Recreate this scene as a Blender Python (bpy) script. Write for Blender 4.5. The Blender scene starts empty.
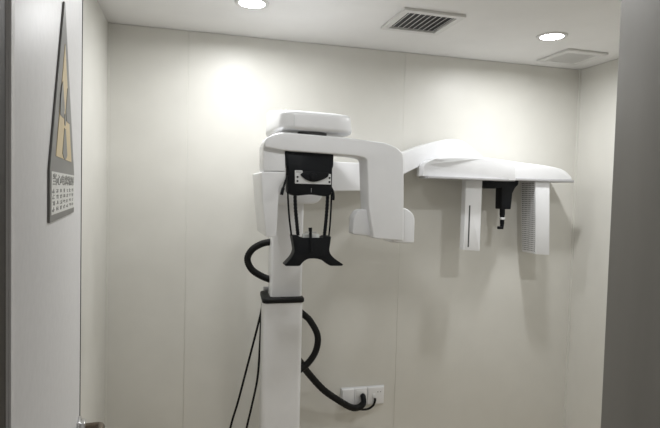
import bpy, bmesh, math, random
from mathutils import Vector, Matrix

random.seed(7)
S = bpy.context.scene
C = S.collection

# ------------------------------------------------------------------ camera
cam_d = bpy.data.cameras.new('camera')
cam_d.sensor_fit = 'HORIZONTAL'; cam_d.sensor_width = 36.0
cam_d.lens = 36.0 * 530.0 / 660.0
cam_d.clip_start = 0.02
cam = bpy.data.objects.new('camera', cam_d); C.objects.link(cam)
cam.matrix_world = (Matrix.Translation((0, 0, 1.58)) @ Matrix.Rotation(math.radians(-15), 4, 'Z')
                    @ Matrix.Rotation(math.radians(87.6), 4, 'X') @ Matrix.Rotation(math.radians(1.5), 4, 'Z'))
S.camera = cam
# ------------------------------------------------------------------ world, exposure, light powers
w = bpy.data.worlds.new('world'); S.world = w; w.use_nodes = True
w.node_tree.nodes['Background'].inputs[0].default_value = (1.0, 0.97, 0.92, 1)
w.node_tree.nodes['Background'].inputs[1].default_value = 0.3
S.view_settings.view_transform = 'Standard'
S.view_settings.look = 'None'
S.view_settings.gamma = 1.0
S.view_settings.use_curve_mapping = False
S.view_settings.exposure = 0.25
BACK_W, CEPH_W, FRONT_W, SIDE_W = 10.5, 9.8, 4.8, 7.5          # watts of the ceiling downlights (over the machine, over the ceph head, near the door, near the front wall)
LAMP_COL = (0.985, 0.995, 1.0)
FZ = -0.24                             # floor level (heights below are measured from a datum 0.24 m above it)

# ------------------------------------------------------------------ materials
MATS = {}
def mat(name, col, rough=0.5, metal=0.0, var=0.0, scale=20.0, bump=0.0, emit=0.0, coat=0.0, stretch=None, spec=0.5):
    if name in MATS: return MATS[name]
    m = bpy.data.materials.new(name); m.use_nodes = True
    nt = m.node_tree; b = nt.nodes['Principled BSDF']
    b.inputs['Base Color'].default_value = (*col, 1)
    b.inputs['Roughness'].default_value = rough
    b.inputs['Metallic'].default_value = metal
    b.inputs['Specular IOR Level'].default_value = spec
    if coat: b.inputs['Coat Weight'].default_value = coat; b.inputs['Coat Roughness'].default_value = 0.12
    if emit:
        b.inputs['Emission Color'].default_value = (*LAMP_COL, 1); b.inputs['Emission Strength'].default_value = emit
    if var or bump:
        tc = nt.nodes.new('ShaderNodeTexCoord'); mp = nt.nodes.new('ShaderNodeMapping')
        nz = nt.nodes.new('ShaderNodeTexNoise'); nz.inputs['Scale'].default_value = scale; nz.inputs['Detail'].default_value = 4
        nt.links.new(tc.outputs['Object'], mp.inputs['Vector']); nt.links.new(mp.outputs['Vector'], nz.inputs['Vector'])
        if stretch: mp.inputs['Scale'].default_value = stretch
        if var:
            r = nt.nodes.new('ShaderNodeValToRGB')
            r.color_ramp.elements[0].position = 0.3; r.color_ramp.elements[1].position = 0.7
            r.color_ramp.elements[0].color = (*[max(0, c * (1 - var)) for c in col], 1)
            r.color_ramp.elements[1].color = (*[min(1, c * (1 + var)) for c in col], 1)
            nt.links.new(nz.outputs['Fac'], r.inputs['Fac']); nt.links.new(r.outputs['Color'], b.inputs['Base Color'])
        if bump:
            bp = nt.nodes.new('ShaderNodeBump'); bp.inputs['Strength'].default_value = bump; bp.inputs['Distance'].default_value = 0.002
            nt.links.new(nz.outputs['Fac'], bp.inputs['Height']); nt.links.new(bp.outputs['Normal'], b.inputs['Normal'])
    MATS[name] = m
    return m

M_WALL = mat('cream_wall_panel', (0.665, 0.655, 0.612), 0.42, var=0.02, scale=6, bump=0.04)
M_SEAM = mat('wall_joint', (0.50, 0.49, 0.45), 0.7, var=0.05)
M_TRIM = mat('corner_strip', (0.67, 0.665, 0.62), 0.4, var=0.02)
M_CEIL = mat('ceiling_paint', (0.77, 0.765, 0.755), 0.8, var=0.02, scale=5, bump=0.05)
M_FLOOR = mat('vinyl_floor', (0.56, 0.49, 0.39), 0.4, var=0.08, scale=8)  # floor out of view; tan tone chosen for warm bounce onto the walls
M_JAMB = mat('brushed_steel_frame', (0.24, 0.232, 0.216), 0.5, 0.35, var=0.10, scale=9, bump=0.05, stretch=(1, 1, 0.15))
M_HINGE = mat('dark_bronze_jamb', (0.022, 0.017, 0.012), 0.55, 0.0, var=0.2, scale=9, stretch=(1, 1, 0.15))
M_DOOR = mat('grey_door_skin', (0.64, 0.635, 0.64), 0.45, var=0.03, scale=60, bump=0.06)
M_GASK = mat('dark_gasket', (0.05, 0.045, 0.045), 0.7, var=0.1)
M_STEEL = mat('satin_steel', (0.62, 0.62, 0.62), 0.28, 1.0, var=0.04)
M_DSTEEL = mat('dark_bronze_lever', (0.16, 0.13, 0.10), 0.35, 0.9, var=0.05)
M_WHITE = mat('white_enamel', (0.775, 0.78, 0.795), 0.33, var=0.015, scale=12, coat=0.25)
M_WHITE2 = mat('soft_white_plastic', (0.74, 0.745, 0.76), 0.45, var=0.015, scale=12)
M_GREYP = mat('grey_plastic', (0.42, 0.42, 0.43), 0.5, var=0.03)
M_DGREY = mat('gap_shade', (0.07, 0.07, 0.072), 0.6, var=0.05)  # dark colour stands for the shade inside openings, slots and gaps
M_BLACK = mat('black_plastic', (0.004, 0.005, 0.007), 0.5, var=0.1, spec=0.22)
M_RUB = mat('black_rubber', (0.005, 0.005, 0.005), 0.6, var=0.1, spec=0.25)
M_SILV = mat('silver_plate', (0.68, 0.69, 0.70), 0.35, 0.2, var=0.04)
M_CLEAR = mat('clear_acrylic', (0.70, 0.72, 0.72), 0.25, var=0.02)
M_SOCK = mat('socket_plastic', (0.78, 0.78, 0.79), 0.35, var=0.015)
M_SGREY = mat('sign_black_glare', (0.15, 0.148, 0.142), 0.4, var=0.05)  # black print painted grey, its glare put into the colour
M_SYEL = mat('sign_yellow', (0.60, 0.47, 0.25), 0.4, var=0.05)
M_SWHT = mat('sign_white', (0.70, 0.70, 0.68), 0.4, var=0.03)
M_VENT = mat('vent_white', (0.66, 0.655, 0.64), 0.45, var=0.02)
M_LENS = mat('lamp_lens', (0.9, 0.9, 0.9), 0.5, emit=14.0)

# ------------------------------------------------------------------ helpers
def finish(name, bm, m, parent=None, bev=0.0, seg=2, smooth=True, angle=35):
    bmesh.ops.recalc_face_normals(bm, faces=bm.faces)
    if bev:
        es = [e for e in bm.edges if len(e.link_faces) == 2 and e.calc_face_angle(0) > math.radians(angle)]
        bmesh.ops.bevel(bm, geom=es, offset=bev, segments=seg, profile=0.5, affect='EDGES', clamp_overlap=True)
        bmesh.ops.recalc_face_normals(bm, faces=bm.faces)
    me = bpy.data.meshes.new(name); bm.to_mesh(me); bm.free()
    if smooth:
        me.polygons.foreach_set('use_smooth', [True] * len(me.polygons))
        me.set_sharp_from_angle(angle=math.radians(40))
    me.materials.append(m)
    o = bpy.data.objects.new(name, me); C.objects.link(o)
    if parent: o.parent = parent; o.matrix_parent_inverse = parent.matrix_world.inverted() if parent.type == 'EMPTY' else Matrix()
    return o

def add_box(bm, x0, x1, y0, y1, z0, z1):
    r = bmesh.ops.create_cube(bm, size=1.0)
    bmesh.ops.transform(bm, matrix=Matrix.Translation(((x0+x1)/2, (y0+y1)/2, (z0+z1)/2)) @ Matrix.Diagonal((x1-x0, y1-y0, z1-z0, 1)), verts=r['verts'])
    return r['verts']

def box(name, b, m, parent=None, bev=0.0, seg=2):
    bm = bmesh.new(); add_box(bm, *b)
    return finish(name, bm, m, parent, bev, seg)

def rounded(poly, r=0.01, n=4):
    """round the corners of a 2D polygon; a point may carry its own radius as third value"""
    out = []; L = len(poly)
    for i, p in enumerate(poly):
        rr = p[2] if len(p) > 2 else r
        p0 = Vector(poly[i-1][:2]); p1 = Vector(p[:2]); p2 = Vector(poly[(i+1) % L][:2])
        a = p0 - p1; b = p2 - p1
        d = min(rr, a.length*0.48, b.length*0.48)
        if d < 1e-5: out.append(p1); continue
        A = p1 + a.normalized()*d; B = p1 + b.normalized()*d
        for k in range(n+1):
            t = k/n
            out.append(A*(1-t)**2 + p1*2*t*(1-t) + B*t*t)
    return out

def prism(poly, a0, a1, axis='Y', bm=None):
    """extrude a 2D polygon: axis Y -> points are (x,z); axis Z -> (x,y); axis X -> (y,z)"""
    bm = bm or bmesh.new()
    f = {'Y': lambda p, a: (p[0], a, p[1]), 'Z': lambda p, a: (p[0], p[1], a), 'X': lambda p, a: (a, p[0], p[1])}[axis]
    v0 = [bm.verts.new(f(p, a0)) for p in poly]; v1 = [bm.verts.new(f(p, a1)) for p in poly]
    bm.faces.new(v0); bm.faces.new(v1)
    n = len(poly)
    for i in range(n): bm.faces.new((v0[i], v0[(i+1) % n], v1[(i+1) % n], v1[i]))
    return bm

def spline(pts, n=8):
    P = [Vector(p) for p in pts]; P = [P[0]*2-P[1]] + P + [P[-1]*2-P[-2]]
    out = []
    for i in range(1, len(P)-2):
        for k in range(n):
            t = k/n; a, b, c, d = P[i-1], P[i], P[i+1], P[i+2]
            out.append(0.5*((2*b) + (c-a)*t + (2*a-5*b+4*c-d)*t*t + (3*b-a-3*c+d)*t**3))
    out.append(P[-2]); return out

def tube_bm(pts, r, sides=10, ribs=0.0, bm=None):
    bm = bm or bmesh.new(); rings = []; nrm = None
    for i, p in enumerate(pts):
        t = (pts[min(i+1, len(pts)-1)] - pts[max(i-1, 0)]).normalized()
        if nrm is None: nrm = t.orthogonal().normalized()
        nrm = (nrm - t*nrm.dot(t)).normalized(); bn = t.cross(nrm)
        rr = (r[i] if isinstance(r, list) else r) * (1 + (ribs if i % 2 else -ribs))
        rings.append([bm.verts.new(p + (nrm*math.cos(2*math.pi*k/sides) + bn*math.sin(2*math.pi*k/sides))*rr) for k in range(sides)])
    for a, b in zip(rings, rings[1:]):
        for k in range(sides): bm.faces.new((a[k], a[(k+1) % sides], b[(k+1) % sides], b[k]))
    bm.faces.new(rings[0]); bm.faces.new(rings[-1])
    return bm

def tube(name, pts, r, m, parent=None, n=8, sides=10, ribs=0.0):
    return finish(name, tube_bm(spline(pts, n), r, sides, ribs), m, parent)

def disc_bm(c, r, h, axis='Z', seg=32, bm=None, r2=None):
    bm = bm or bmesh.new()
    rv = bmesh.ops.create_cone(bm, cap_ends=True, segments=seg, radius1=r, radius2=r if r2 is None else r2, depth=h)['verts']
    R = {'Z': Matrix(), 'Y': Matrix.Rotation(math.pi/2, 4, 'X'), 'X': Matrix.Rotation(math.pi/2, 4, 'Y')}[axis]
    bmesh.ops.transform(bm, matrix=Matrix.Translation(c) @ R, verts=rv)
    return bm

def empty(name, loc, label, cat, group=None, M=None):
    o = bpy.data.objects.new(name, None); C.objects.link(o); o.empty_display_size = 0.05
    o.matrix_world = M if M else Matrix.Translation(loc)
    tag(o, label, cat, group); bpy.context.view_layer.update()
    return o

def tag(o, label=None, cat=None, group=None, kind=None):
    if label: o['label'] = label
    if cat: o['category'] = cat
    if group: o['group'] = group
    if kind: o['kind'] = kind
    return o

# ================================================================== THE ROOM
XL, XR, YB, ZC = -0.465, 2.79, 3.36, 2.53       # left wall, right wall, back wall, ceiling
YF0, YF1 = 0.48, 0.70                            # front wall (with the doorway)
tag(box('floor', (XL-0.6, XR+0.3, -1.6, YB+0.2, FZ-0.1, FZ), M_FLOOR), 'warm tan vinyl floor of the x-ray room', kind='structure')
tag(box('ceiling', (XL-0.6, XR+0.3, -1.6, YB+0.2, ZC, ZC+0.1), M_CEIL), 'smooth white painted ceiling with lamps and vents', kind='structure')

wb = tag(box('wall_back', (XL-0.1, XR+0.1, YB+0.012, YB+0.2, FZ, ZC), M_SEAM), 'cream panelled back wall behind the x-ray machine', kind='structure')
G = 0.0011
for a, b in ((XL, -0.012), (-0.012, 1.395), (1.395, XR)):
    box('wall_panel', (a+G, b-G, YB, YB+0.014, FZ+0.002, ZC-0.002), M_WALL, wb, 0.0015, 1)
for a in (-0.012, 1.395):
    box('joint_strip', (a-G, a+G, YB+0.0012, YB+0.012, FZ+0.002, ZC-0.002), M_TRIM, wb)
wl = tag(box('wall_left', (XL-0.2, XL-0.012, YF0, YB+0.012, FZ, ZC), M_SEAM), 'cream panelled wall beyond the open door', kind='structure')
for a, b in ((YF1+0.002, 1.96), (1.96, YB)):
    box('wall_panel', (XL-0.014, XL, a+G, b-G, FZ+0.002, ZC-0.002), M_WALL, wl, 0.0015, 1)
wr = tag(box('wall_right', (XR+0.012, XR+0.2, YF0, YB+0.012, FZ, ZC), M_SEAM), 'cream panelled wall beside the steel door frame', kind='structure')
for a, b in ((YF1+0.002, 1.96), (1.96, YB)):
    box('wall_panel', (XR, XR+0.014, a+G, b-G, FZ+0.002, ZC-0.002), M_WALL, wr, 0.0015, 1)
bm = bmesh.new()
add_box(bm, XL-0.2, -0.245, YF0, YF1, FZ, ZC); add_box(bm, 0.715, XR+0.2, YF0, YF1, FZ, ZC); add_box(bm, -0.245, 0.715, YF0, YF1, 2.14, ZC)
tag(finish('wall_front', bm, M_WALL), 'cream wall holding the doorway', kind='structure')
# corner strips
tag(box('trim_1', (XL, XL+0.010, YB-0.010, YB, FZ, ZC), M_TRIM), 'thin pale strip in the corner beyond the door', kind='structure')
tag(box('trim_2', (XR-0.010, XR, YB-0.010, YB, FZ, ZC), M_TRIM), 'thin pale strip in the corner by the exhaust vent', kind='structure')
# door frame
bm = prism([(-0.245, YF0-0.03), (-0.1935, YF0-0.03), (-0.1935, 0.656), (-0.240, 0.656), (-0.240, YF1+0.01), (-0.245, YF1+0.01)], FZ, 2.14, 'Z')
tag(finish('trim_3', bm, M_HINGE, bev=0.002, seg=1), 'dark metal door jamb on the hinge side of the open door', kind='structure')
bm = prism([(0.715, YF0-0.03), (0.670, YF0-0.03), (0.670, 0.722), (0.725, 0.722), (0.725, 0.712), (0.715, 0.712)], FZ, 2.14, 'Z')
tag(finish('trim_4', bm, M_JAMB, bev=0.003, seg=2), 'wide dark grey brushed steel door jamb', kind='structure')
tag(box('trim_5', (-0.193, 0.670, YF0-0.03, 0.70, 2.10, 2.14), M_JAMB), 'dark steel head of the door frame', kind='structure')

# ------------------------------------------------------------------ the open door (local frame: x along leaf, y = up, z = out of its face)
HX, HY = -0.193, 0.662
u = Vector((-0.282+0.193, 1.556-0.66, 0)).normalized(); nn = Vector((u.y, -u.x, 0))
DM = Matrix(((u.x, 0, nn.x, HX), (u.y, 0, nn.y, HY), (0, 1, 0, 0), (0, 0, 0, 1)))
DL = 0.922
def on_door(name, bm, m, parent=None, bev=0.0, seg=2):
    bmesh.ops.transform(bm, matrix=DM, verts=bm.verts)
    return finish(name, bm, m, parent, bev, seg)
bm = bmesh.new(); add_box(bm, 0.0, DL, FZ+0.012, 2.09, -0.045, 0.0)
door = tag(on_door('door_1', bm, M_DOOR, None, 0.002), 'pale grey door leaf standing open into the room', kind='structure')
bm = bmesh.new(); add_box(bm, DL-0.003, DL+0.006, FZ+0.012, 2.09, -0.043, 0.0015)
on_door('edge_gasket', bm, M_GASK, door)
bm = bmesh.new(); add_box(bm, 0.0, 0.018, FZ+0.012, 2.09, 0.0, 0.0025)
on_door('edge_strip', bm, M_DOOR, door)
bm = bmesh.new(); add_box(bm, DL-0.085, DL-0.035, 0.73, 0.953, 0.0, 0.008)
hp = on_door('handle', bm, M_STEEL, door, 0.003)
bm = bmesh.new(); add_box(bm, DL-0.078, DL-0.046, 0.895, 0.948, 0.007, 0.020)
on_door('rose', bm, M_STEEL, hp, 0.003)
bm = tube_bm(spline([(DL-0.062, 0.93, 0.018), (DL-0.062, 0.93, 0.045), (DL-0.075, 0.932, 0.058), (DL-0.12, 0.932, 0.058), (DL-0.19, 0.93, 0.056)], 5), 0.010, 10)
on_door('lever', bm, M_DSTEEL, hp)

# ------------------------------------------------------------------ warning sign on the door
sg = empty('warning_sign', None, 'glare-greyed black and yellow triangular radiation warning sign with text panel on the door', 'sign', M=DM @ Matrix.Translation((0.488, 1.517, 0.0)))
s0, s1, zb, zm, zt = 0.292, 0.684, 1.517, 1.606, 1.935
sc = (s0+s1)/2
on_door('backing', prism([(s0, zb), (s1, zb), (s1, zm), (sc+0.004, zt), (sc-0.004, zt), (s0, zm)], 0.0005, 0.004, 'Z'), M_SGREY, sg, 0.0006, 1)
tri = on_door('yellow_triangle', prism([(s0+0.068, zm+0.024), (s1-0.068, zm+0.024), (sc, zm+0.024+0.225)], 0.004, 0.0048, 'Z'), M_SYEL, sg)
bm = bmesh.new(); tcx, tcz = sc, zm+0.024+0.078
disc_bm((tcx, tcz, 0.0052), 0.012, 0.0008, 'Z', 20, bm)
for k in range(3):
    a0 = math.radians(-90 + 120*k - 30)
    pl = [(tcx + r*math.cos(a0 + math.radians(60)*j/8), tcz + r*math.sin(a0 + math.radians(60)*j/8)) for r, js in ((0.020, range(9)), (0.078, range(8, -1, -1))) for j in js]
    prism(pl, 0.0048, 0.0056, 'Z', bm)
on_door('trefoil', bm, M_SGREY, sg)
on_door('text_panel', prism([(s0+0.012, zb+0.012), (s1-0.006, zb+0.012), (s1-0.006, zm-0.004), (s0+0.012, zm-0.004)], 0.004, 0.0047, 'Z'), M_SWHT, sg)
# caption and the lines of small print under it
cu = bpy.data.curves.new('caption', 'FONT'); cu.body = '当心电离辐射'; cu.size = 0.052; cu.align_x = 'CENTER'; cu.align_y = 'CENTER'
tmp = bpy.data.objects.new('tmp', cu); C.objects.link(tmp); bpy.context.view_layer.update()
me = bpy.data.meshes.new_from_object(tmp.evaluated_get(bpy.context.evaluated_depsgraph_get()))
bpy.data.objects.remove(tmp)
bm = bmesh.new(); bm.from_mesh(me)
xs = [v.co.x for v in bm.verts]; ys = [v.co.y for v in bm.verts]
if xs:
    W, Hh = max(xs)-min(xs), max(ys)-min(ys)
    bmesh.ops.transform(bm, matrix=Matrix.Translation((sc+0.003, zm-0.017, 0.0049)) @ Matrix.Diagonal((0.345/W, 0.020/Hh, 1, 1)) @ Matrix.Translation((-(max(xs)+min(xs))/2, -(max(ys)+min(ys))/2, 0)), verts=bm.verts)
    r = bmesh.ops.extrude_face_region(bm, geom=bm.faces[:])
    bmesh.ops.translate(bm, vec=(0, 0, 0.0004), verts=[v for v in r['geom'] if isinstance(v, bmesh.types.BMVert)])
on_door('caption', bm, M_SGREY, sg)
bm = bmesh.new()
for row in range(4):                                     # small print: dense little strokes, too blurred to read in the photograph
    for col in range(7):
        cx = s0+0.036+col*0.052; cz = zm-0.037-row*0.0105
        for _ in range(5):
            wd, hg = (random.uniform(0.012, 0.03), 0.0011) if random.random() < 0.55 else (0.0035, random.uniform(0.004, 0.0078))
            ox = random.uniform(-0.016+wd/2, 0.016-wd/2); oz = random.uniform(-0.0036+hg/2, 0.0036-hg/2) if hg < 0.0072 else 0
            add_box(bm, cx+ox-wd/2, cx+ox+wd/2, cz+oz-hg/2, cz+oz+hg/2, 0.0047, 0.0051)
tag(on_door('small_print', bm, M_SGREY, sg), kind='stuff')

# ================================================================== CEILING FITTINGS
def downlight(x, y, label, watts):
    t = empty('ceiling_downlight', (x, y, ZC), label, 'ceiling light', 'round ceiling downlights')
    bm = bmesh.new(); pr = [(0.088, 0), (0.086, -0.007), (0.078, -0.010), (0.066, -0.006), (0.064, -0.0005)]; n = 40; rings = []
    for r, z in pr: rings.append([bm.verts.new((x+r*math.cos(2*math.pi*k/n), y+r*math.sin(2*math.pi*k/n), ZC+z)) for k in range(n)])
    rings.append(rings[0])
    for a, b in zip(rings, rings[1:]):
        for k in range(n): bm.faces.new((a[k], a[(k+1) % n], b[(k+1) % n], b[k]))
    finish('trim_ring', bm, M_VENT, t)
    finish('lens', disc_bm((x, y, ZC-0.003), 0.0645, 0.004, 'Z', 40), M_LENS, t)
    l = bpy.data.lights.new('downlight_lamp', 'AREA'); l.shape = 'DISK'; l.size = 0.12; l.energy = watts; l.color = LAMP_COL; l.spread = math.radians(172)
    lo = bpy.data.objects.new('downlight_lamp', l); C.objects.link(lo); lo.location = (0, 0, -0.012); lo.parent = t
downlight(0.299, 2.755, 'glowing round downlight above the panoramic x-ray machine', BACK_W)
downlight(2.054, 2.725, 'glowing round downlight next to the square exhaust vent', CEPH_W)
downlight(0.45, 1.6, 'round downlight near the open door', FRONT_W)
downlight(2.0, 1.7, 'round downlight near the front wall', SIDE_W)

# louvred air vent
vt = empty('air_vent', (1.235, 2.72, ZC), 'white louvred air vent in the ceiling above the x-ray machine arm', 'air vent')
def frame_ring(bm, x0, x1, y0, y1, wd, z0, z1):
    add_box(bm, x0, x1, y0, y0+wd, z0, z1); add_box(bm, x0, x1, y1-wd, y1, z0, z1)
    add_box(bm, x0, x0+wd, y0+wd, y1-wd, z0, z1); add_box(bm, x1-wd, x1, y0+wd, y1-wd, z0, z1)
vx0, vx1, vy0, vy1 = 1.05, 1.40, 2.555, 2.90
bm = bmesh.new(); frame_ring(bm, vx0, vx1, vy0, vy1, 0.035, ZC-0.016, ZC); finish('frame', bm, M_VENT, vt, 0.002, 1)
box('shade_plate', (vx0+0.035, vx1-0.035, vy0+0.035, vy1-0.035, ZC-0.002, ZC-0.0004), M_DGREY, vt)  # flat dark plate under the solid ceiling, painted as a shaded opening
bm = bmesh.new(); add_box(bm, -0.008, 0.008, vy0+0.036, vy1-0.036, -0.0012, 0.0012)
sl0 = None
for k in range(9):
    x = vx0+0.052+k*0.0308
    if sl0 is None:
        sl0 = finish('slat', bm, M_VENT, vt); o = sl0
    else:
        o = sl0.copy(); C.objects.link(o)
    o.matrix_parent_inverse = vt.matrix_world.inverted()
    o.matrix_basis = Matrix.Translation((x, 0, ZC-0.008)) @ Matrix.Rotation(math.radians(-35), 4, 'Y')

# exhaust fan cover
ex = empty('exhaust_vent', (2.47, 3.06, ZC), 'square white exhaust fan cover in the ceiling corner', 'exhaust vent')
ex0, ex1, ey0, ey1 = 2.315, 2.625, 2.905, 3.225
bm = bmesh.new(); frame_ring(bm, ex0, ex1, ey0, ey1, 0.045, ZC-0.014, ZC); finish('frame', bm, M_VENT, ex, 0.004, 2)
box('shade_plate', (ex0+0.045, ex1-0.045, ey0+0.045, ey1-0.045, ZC-0.002, ZC-0.0004), M_GREYP, ex)  # flat grey plate standing for the shade behind the fan slats
sl0 = None
for k in range(13):
    y = ey0+0.056+k*0.0173
    if sl0 is None:
        bm = bmesh.new(); add_box(bm, ex0+0.045, ex1-0.045, -0.005, 0.005, -0.003, 0.003); sl0 = finish('slat', bm, M_VENT, ex); o = sl0
    else:
        o = sl0.copy(); C.objects.link(o)
    o.matrix_parent_inverse = ex.matrix_world.inverted(); o.matrix_basis = Matrix.Translation((0, y, ZC-0.008))

# ================================================================== X-RAY MACHINE
X = empty('xray_machine', (0.52, 3.0, FZ), 'white panoramic dental x-ray machine with cephalometric arm on telescopic column', 'x-ray machine')
# floor base, lower column sleeve, collar, upper column
box('base', (0.36, 0.70, 2.68, 3.16, FZ, FZ+0.035), M_WHITE2, X, 0.012, 3)
finish('column_sleeve', prism(rounded([(0.408, 2.885), (0.632, 2.885), (0.632, 3.13), (0.428, 3.13)], 0.03, 5), FZ+0.03, 0.962, 'Z'), M_WHITE, X, 0.003, 1)
finish('collar', prism(rounded([(0.400, 2.876), (0.640, 2.876), (0.640, 3.138), (0.420, 3.138)], 0.034, 5), 0.955, 0.982, 'Z'), M_RUB, X, 0.007, 3)
finish('column', prism(rounded([(0.452, 2.93), (0.634, 2.93), (0.634, 3.10), (0.46, 3.10)], 0.022, 5), 0.90, 1.96, 'Z'), M_WHITE, X, 0.004, 1)
bm = disc_bm((0.444, 3.06, 1.005), 0.013, 0.03, 'X', 20); finish('lock_knob', bm, M_GREYP, X, 0.004)
# carriage between column and arms
finish('carriage', prism(rounded([(0.452, 1.503), (0.70, 1.512, 0.05), (0.73, 1.60, 0.05), (0.73, 1.86), (0.452, 1.86)], 0.012), 2.84, 3.20), M_WHITE, X, 0.010, 3)
# support arm: overhanging cap above the rotating arm
bm = prism(rounded([(0.398, 2.435, 0.05), (0.45, 2.405, 0.05), (0.70, 2.405, 0.06), (0.768, 2.46, 0.05), (0.768, 2.85, 0.08), (0.66, 3.10, 0.06), (0.47, 3.10, 0.06), (0.380, 2.82, 0.10)], 0.05, 6), 1.862, 1.950, 'Z')
for v in bm.verts:
    if v.co.z > 1.9: v.co.z += 0.13*max(0, v.co.y-2.42); v.co.x += (0.56-v.co.x)*0.06
    v.co.z -= 0.02*max(0, v.co.x-0.45)
cap = finish('support_arm', bm, M_WHITE, X, 0.022, 5)
finish('groove', prism(rounded([(0.4625, 2.4035), (0.4655, 2.4035), (0.4655, 2.407), (0.4625, 2.407)], 0.0005, 1), 1.876, 1.925, 'Z'), M_CLEAR, cap)
finish('shaded_pivot', disc_bm((0.57, 2.50, 1.848), 0.07, 0.03, 'Z', 40), M_DGREY, X)  # neck coloured dark to paint in the shade under the cap
# rotating arm: beam and tube-side leg in one shell
arm = [(0.325, 1.775, 0.03), (0.335, 1.818, 0.03), (0.40, 1.847, 0.04), (0.712, 1.838, 0.05), (0.93, 1.822, 0.06), (1.010, 1.785, 0.05), (1.018, 1.56, 0.05), (1.024, 1.347, 0.012), (0.867, 1.360, 0.012), (0.838, 1.500, 0.05), (0.822, 1.744, 0.022), (0.764, 1.753, 0.03), (0.655, 1.757, 0.03), (0.426, 1.763, 0.03)]
ra = finish('rotating_arm', prism(rounded(arm, 0.02, 5), 2.41, 2.54), M_WHITE, X, 0.014, 4)
finish('collimator', prism(rounded([(0.774, 1.376), (0.88, 1.366), (0.88, 1.50), (0.80, 1.497, 0.03), (0.776, 1.46)], 0.012), 2.45, 2.53), M_WHITE2, ra, 0.008, 2)
finish('tube_cover', prism(rounded([(0.99, 1.332), (1.108, 1.330), (1.106, 1.475, 0.03), (1.055, 1.512, 0.03), (0.99, 1.512)], 0.010), 2.47, 2.62), M_WHITE, ra, 0.010, 3)
# sensor-side leg
finish('sensor_neck', prism(rounded([(0.331, 1.665), (0.434, 1.669), (0.428, 1.775), (0.328, 1.79)], 0.008), 2.432, 2.58), M_WHITE, ra, 0.008, 3)
finish('sensor_housing', prism(rounded([(0.318, 1.663, 0.01), (0.434, 1.667, 0.006), (0.428, 1.628, 0.03), (0.404, 1.600, 0.03), (0.396, 1.366, 0.01), (0.350, 1.362, 0.01), (0.330, 1.52, 0.1)], 0.01), 2.428, 2.75), M_WHITE, ra, 0.008, 3)
box('seam', (0.333, 0.430, 2.4305, 2.60, 1.6625, 1.6665), M_GREYP, ra)

# ---- black head support with chin rest
CY0, CY1 = 2.43, 2.47
hs = finish('head_support', prism(rounded([(0.432, 1.700), (0.445, 1.690), (0.446, 1.572, 0.01), (0.480, 1.556, 0.012), (0.560, 1.566, 0.03), (0.640, 1.556, 0.012), (0.659, 1.572, 0.01), (0.657, 1.690), (0.662, 1.700), (0.662, 1.760), (0.432, 1.764)], 0.006), CY0, CY1+0.03), M_BLACK, X, 0.005, 2)
for sgn, outer, inner in ((-1, [(0.4475, 1.575), (0.4505, 1.53), (0.458, 1.45), (0.470, 1.37)], [(0.4835, 1.575), (0.488, 1.50), (0.496, 1.43), (0.503, 1.37)]),
                          (1, [(0.659, 1.575), (0.659, 1.53), (0.657, 1.45), (0.652, 1.37)], [(0.6435, 1.575), (0.641, 1.50), (0.637, 1.43), (0.632, 1.37)])):
    tube('outer_rail', [(x, CY0+0.012, z) for x, z in outer], 0.0045, M_BLACK, hs, 5, 8)
    tube('inner_rail', [(x, CY0+0.022, z) for x, z in inner], 0.0085, M_BLACK, hs, 9, 8, 0.10)
finish('chin_rest', prism(rounded([(0.468, 1.374, 0.006), (0.500, 1.371), (0.510, 1.362), (0.612, 1.362), (0.622, 1.370), (0.655, 1.370, 0.006), (0.646, 1.296, 0.02), (0.668, 1.268, 0.02), (0.718, 1.236, 0.004), (0.714, 1.229, 0.004), (0.652, 1.229, 0.01), (0.625, 1.252, 0.03), (0.590, 1.265, 0.03), (0.545, 1.265, 0.03), (0.522, 1.250, 0.02), (0.507, 1.230, 0.008), (0.440, 1.231, 0.004), (0.437, 1.237, 0.004), (0.470, 1.272, 0.02), (0.482, 1.300, 0.02)], 0.004), CY0-0.02, CY1+0.01), M_BLACK, hs, 0.006, 2)
finish('rod_base', prism(rounded([(0.520, 1.360), (0.602, 1.360), (0.598, 1.379), (0.524, 1.379)], 0.003), CY0-0.005, CY0+0.02), M_CLEAR, hs, 0.002)
bm = tube_bm([Vector((0.557, CY0-0.024, 1.300)), Vector((0.556, CY0-0.022, 1.345)), Vector((0.554, CY0-0.018, 1.385)), Vector((0.553, CY0-0.016, 1.41))], [0.006, 0.006, 0.0075, 0.009], 10)
finish('bite_rod', bm, M_BLACK, hs, 0)
box('cross_pin', (0.528, 0.582, CY0-0.022, CY0-0.014, 1.386, 1.391), M_GREYP, hs, 0.001, 1)
finish('control_plate', prism(rounded([(0.476, 1.676), (0.512, 1.676), (0.514, 1.662), (0.520, 1.662), (0.520, 1.655), (0.636, 1.655), (0.638, 1.664), (0.650, 1.664), (0.652, 1.614), (0.478, 1.614)], 0.002, 2), CY0-0.004, CY0), M_SILV, hs, 0.001, 1)
finish('pointer_bowl', prism(rounded([(0.500, 1.656), (0.520, 1.672), (0.640, 1.670), (0.634, 1.650), (0.602, 1.632, 0.03), (0.562, 1.622, 0.03), (0.528, 1.632, 0.03)], 0.006), CY0-0.012, CY0-0.0005), M_BLACK, hs, 0.003, 2)
finish('pointer_knob', disc_bm((0.563, CY0-0.016, 1.648), 0.017, 0.012, 'Y', 24), M_BLACK, hs, 0.002)
for x, z in ((0.489, 1.645), (0.489, 1.626), (0.643, 1.645), (0.643, 1.626)):
    finish('button', disc_bm((x, CY0-0.005, z), 0.0048, 0.004, 'Y', 16), M_BLACK, hs)
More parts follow.
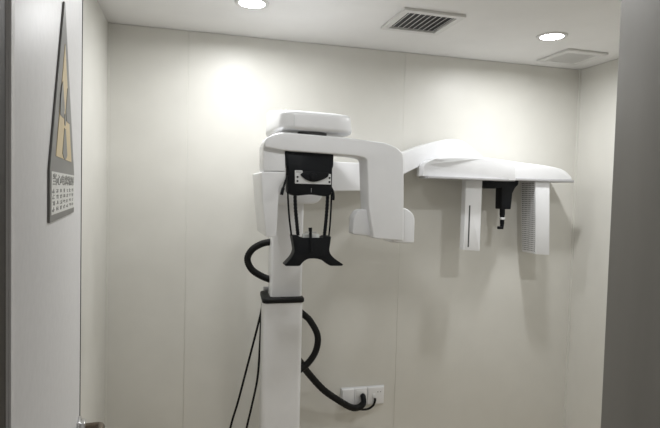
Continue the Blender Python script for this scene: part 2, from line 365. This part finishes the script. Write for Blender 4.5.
box('key_label', (0.482, 0.508, CY0-0.0048, CY0-0.003, 1.6655, 1.6715), M_GREYP, hs)
box('centre_mark', (0.5565, 0.558, CY0-0.001, CY0+0.001, 1.575, 1.595), M_GREYP, hs)
tube('temple_clip', [(0.440, CY0-0.006, 1.648), (0.430, CY0-0.018, 1.625), (0.419, CY0-0.026, 1.590), (0.412, CY0-0.026, 1.560)], [0.004]*6+[0.005]*6+[0.008]*7, M_BLACK, hs, 6)
tube('temple_clip', [(0.655, CY0+0.008, 1.600), (0.664, CY0+0.004, 1.58), (0.667, CY0+0.002, 1.555), (0.666, CY0+0.002, 1.54)], 0.006, M_BLACK, hs, 4)

# ---- cephalometric arm and head
up = [(0.70, 1.768), (1.031, 1.764, 0.05), (1.194, 1.792, 0.08), (1.335, 1.849, 0.08), (1.488, 1.910, 0.08), (1.630, 1.945, 0.06), (1.724, 1.942, 0.06), (1.801, 1.897, 0.06), (1.888, 1.832, 0.05), (1.953, 1.792)]
dn = [(1.953, 1.754), (1.736, 1.819, 0.06), (1.598, 1.818, 0.06), (1.457, 1.770, 0.08), (1.339, 1.713, 0.08), (1.194, 1.629, 0.08), (1.052, 1.591, 0.05), (0.70, 1.578)]
ca = finish('ceph_arm', prism(rounded(up+dn, 0.02, 4), 3.146, 3.298), M_WHITE, X, 0.016, 4)
ch = finish('ceph_head', prism(rounded([(1.486, 1.697), (1.497, 1.792, 0.02), (1.627, 1.819, 0.05), (1.899, 1.832, 0.05), (2.105, 1.814, 0.06), (2.376, 1.795, 0.06), (2.495, 1.775, 0.04), (2.561, 1.723, 0.02), (2.563, 1.704, 0.008)], 0.01), 3.119, 3.325), M_WHITE, X, 0.016, 4)
box('under_tray', (1.508, 2.574, 3.109, 3.33, 1.688, 1.704), M_GREYP, ch, 0.004, 2)
bm = prism(rounded([(1.421, 1.693), (1.426, 1.773, 0.02), (1.481, 1.804, 0.05), (1.620, 1.820, 0.06), (1.831, 1.822, 0.06), (2.016, 1.800, 0.04), (2.054, 1.775, 0.015), (2.058, 1.684)], 0.006), 3.027, 3.146)
for v in bm.verts:
    if v.co.y < 3.09: v.co.y += 0.04*max(0, (1.486-v.co.x)/0.06); v.co.y += 0.12*max(0, v.co.z-1.77)
fc = finish('front_cover', bm, M_WHITE, ch, 0.008, 3)
box('cover_base', (1.438, 2.054, 3.030, 3.146, 1.680, 1.695), M_GREYP, ch, 0.003, 2)
# sensor plate with slot
sp = finish('sensor_plate', prism(rounded([(1.749, 1.684), (1.749, 1.221), (1.868, 1.214), (1.868, 1.684)], 0.004), 3.119, 3.174), M_WHITE, ch, 0.004, 2)
box('slot', (1.777, 1.787, 3.118, 3.122, 1.241, 1.515), M_DGREY, sp)
# ear rod bracket
er = finish('ear_rod_bracket', prism(rounded([(1.882, 1.693), (2.175, 1.693), (2.175, 1.661, 0.012), (2.154, 1.645, 0.012), (2.132, 1.602), (2.124, 1.493, 0.006), (2.051, 1.493, 0.006), (2.046, 1.641), (1.996, 1.630, 0.01), (1.931, 1.630, 0.01), (1.882, 1.656)], 0.005), 3.170, 3.245), M_BLACK, ch, 0.005, 2)
tube('ear_rod', [(2.078, 3.201, 1.504), (2.080, 3.201, 1.439), (2.081, 3.201, 1.385), (2.077, 3.201, 1.356)], [0.018]*4+[0.015]*4+[0.013]*5, M_BLACK, er, 4)
finish('rod_tip', disc_bm((2.061, 3.195, 1.365), 0.010, 0.034, 'X', 16), M_BLACK, er, 0.002)
finish('ring', disc_bm((2.080, 3.201, 1.428), 0.019, 0.016, 'Z', 20), M_SILV, er, 0.002)
# perforated collimator box
pb = finish('perforated_box', prism(rounded([(2.279, 1.691), (2.309, 1.189), (2.415, 1.183), (2.392, 1.691)], 0.003, 1), 3.130, 3.293), M_WHITE2, ch, 0.004, 2)
bm = bmesh.new()
for r in range(34):
    z = 1.206+r*0.0141
    xf = 2.2785+0.0304*(1.690-z)/0.501
    for k in range(9):
        add_box(bm, xf-0.0012, xf+0.003, 3.145+k*0.0160, 3.152+k*0.0160, z, z+0.006)
tag(finish('vent_holes', bm, M_DGREY, pb, smooth=False), kind='stuff')

# ---- machine hoses
tube('cable_hose', [(0.470, 3.02, 1.285), (0.411, 3.03, 1.271), (0.357, 3.035, 1.237), (0.332, 3.04, 1.183), (0.357, 3.035, 1.124), (0.413, 3.03, 1.085), (0.468, 3.02, 1.063)], 0.0195, M_RUB, X, 12, 12, 0.03)
tube('cable_hose', [(0.625, 3.04, 0.885), (0.667, 3.05, 0.851), (0.715, 3.06, 0.805), (0.762, 3.06, 0.715), (0.755, 3.06, 0.625), (0.711, 3.05, 0.560), (0.655, 3.03, 0.525), (0.62, 3.02, 0.51)], 0.0195, M_RUB, X, 12, 12, 0.03)

# ================================================================== CABLES AND SOCKET
pc = tube('power_cable', [(0.636, 3.08, 0.585), (0.680, 3.12, 0.530), (0.748, 3.20, 0.433), (0.850, 3.22, 0.318), (0.965, 3.25, 0.226), (1.060, 3.285, 0.160), (1.118, 3.30, 0.150), (1.150, 3.305, 0.168)], 0.0215, M_RUB, X, 10, 12, 0.03)
tube('plug', [(1.150, 3.305, 0.162), (1.154, 3.308, 0.182), (1.155, 3.322, 0.208), (1.155, 3.336, 0.212)], 0.018, M_BLACK, pc, 4, 10)
tube('tail_cord', [(1.085, 3.30, 0.148), (1.14, 3.315, 0.127), (1.19, 3.322, 0.124), (1.225, 3.322, 0.143), (1.240, 3.325, 0.170), (1.244, 3.334, 0.188)], 0.0075, M_RUB, pc, 6, 8)
so = empty('wall_socket', (1.16, YB, 0.20), 'white three-gang wall socket low on the back wall', 'wall socket')
SY = YB-0.002
for i, (a, b) in enumerate(((1.012, 1.096), (1.098, 1.190), (1.192, 1.309))):
    f = box('socket_plate', (a, b, SY-0.024 if i == 0 else SY-0.018, SY, 0.145, 0.262), M_SOCK, so, 0.005, 3)
    if i == 2:
        for hx in (1.262, 1.282): box('pin_hole', (hx, hx+0.006, SY-0.0188, SY-0.016, 0.226, 0.231), M_DGREY, f)
        box('switch_rocker', (1.225, 1.245, SY-0.022, SY-0.017, 0.19, 0.218), M_WHITE2, f, 0.002)
    if i == 1:
        box('rocker', (1.112, 1.176, SY-0.0215, SY-0.017, 0.205, 0.25), M_SOCK, f, 0.003)
box('back_box', (1.006, 1.315, SY-0.006, SY+0.0015, 0.138, 0.268), M_WHITE2, so, 0.003)

for lab, pts in (('thin black cord hanging far out to the left of the column', [(0.440, 3.165, 0.905), (0.437, 3.17, 0.86), (0.420, 3.19, 0.760), (0.365, 3.22, 0.505), (0.314, 3.23, 0.285), (0.268, 3.235, 0.110), (0.205, 3.24, FZ+0.008)]),
                 ('thin black cord hanging close along the side of the column', [(0.446, 3.145, 0.90), (0.436, 3.17, 0.80), (0.434, 3.19, 0.62), (0.425, 3.20, 0.43), (0.396, 3.21, 0.26), (0.366, 3.22, 0.11), (0.30, 3.225, FZ+0.008)])):
    tag(tube('hanging_cord', pts, 0.0068, M_RUB, None, 8, 8), lab, 'cord', 'thin cords behind the column')
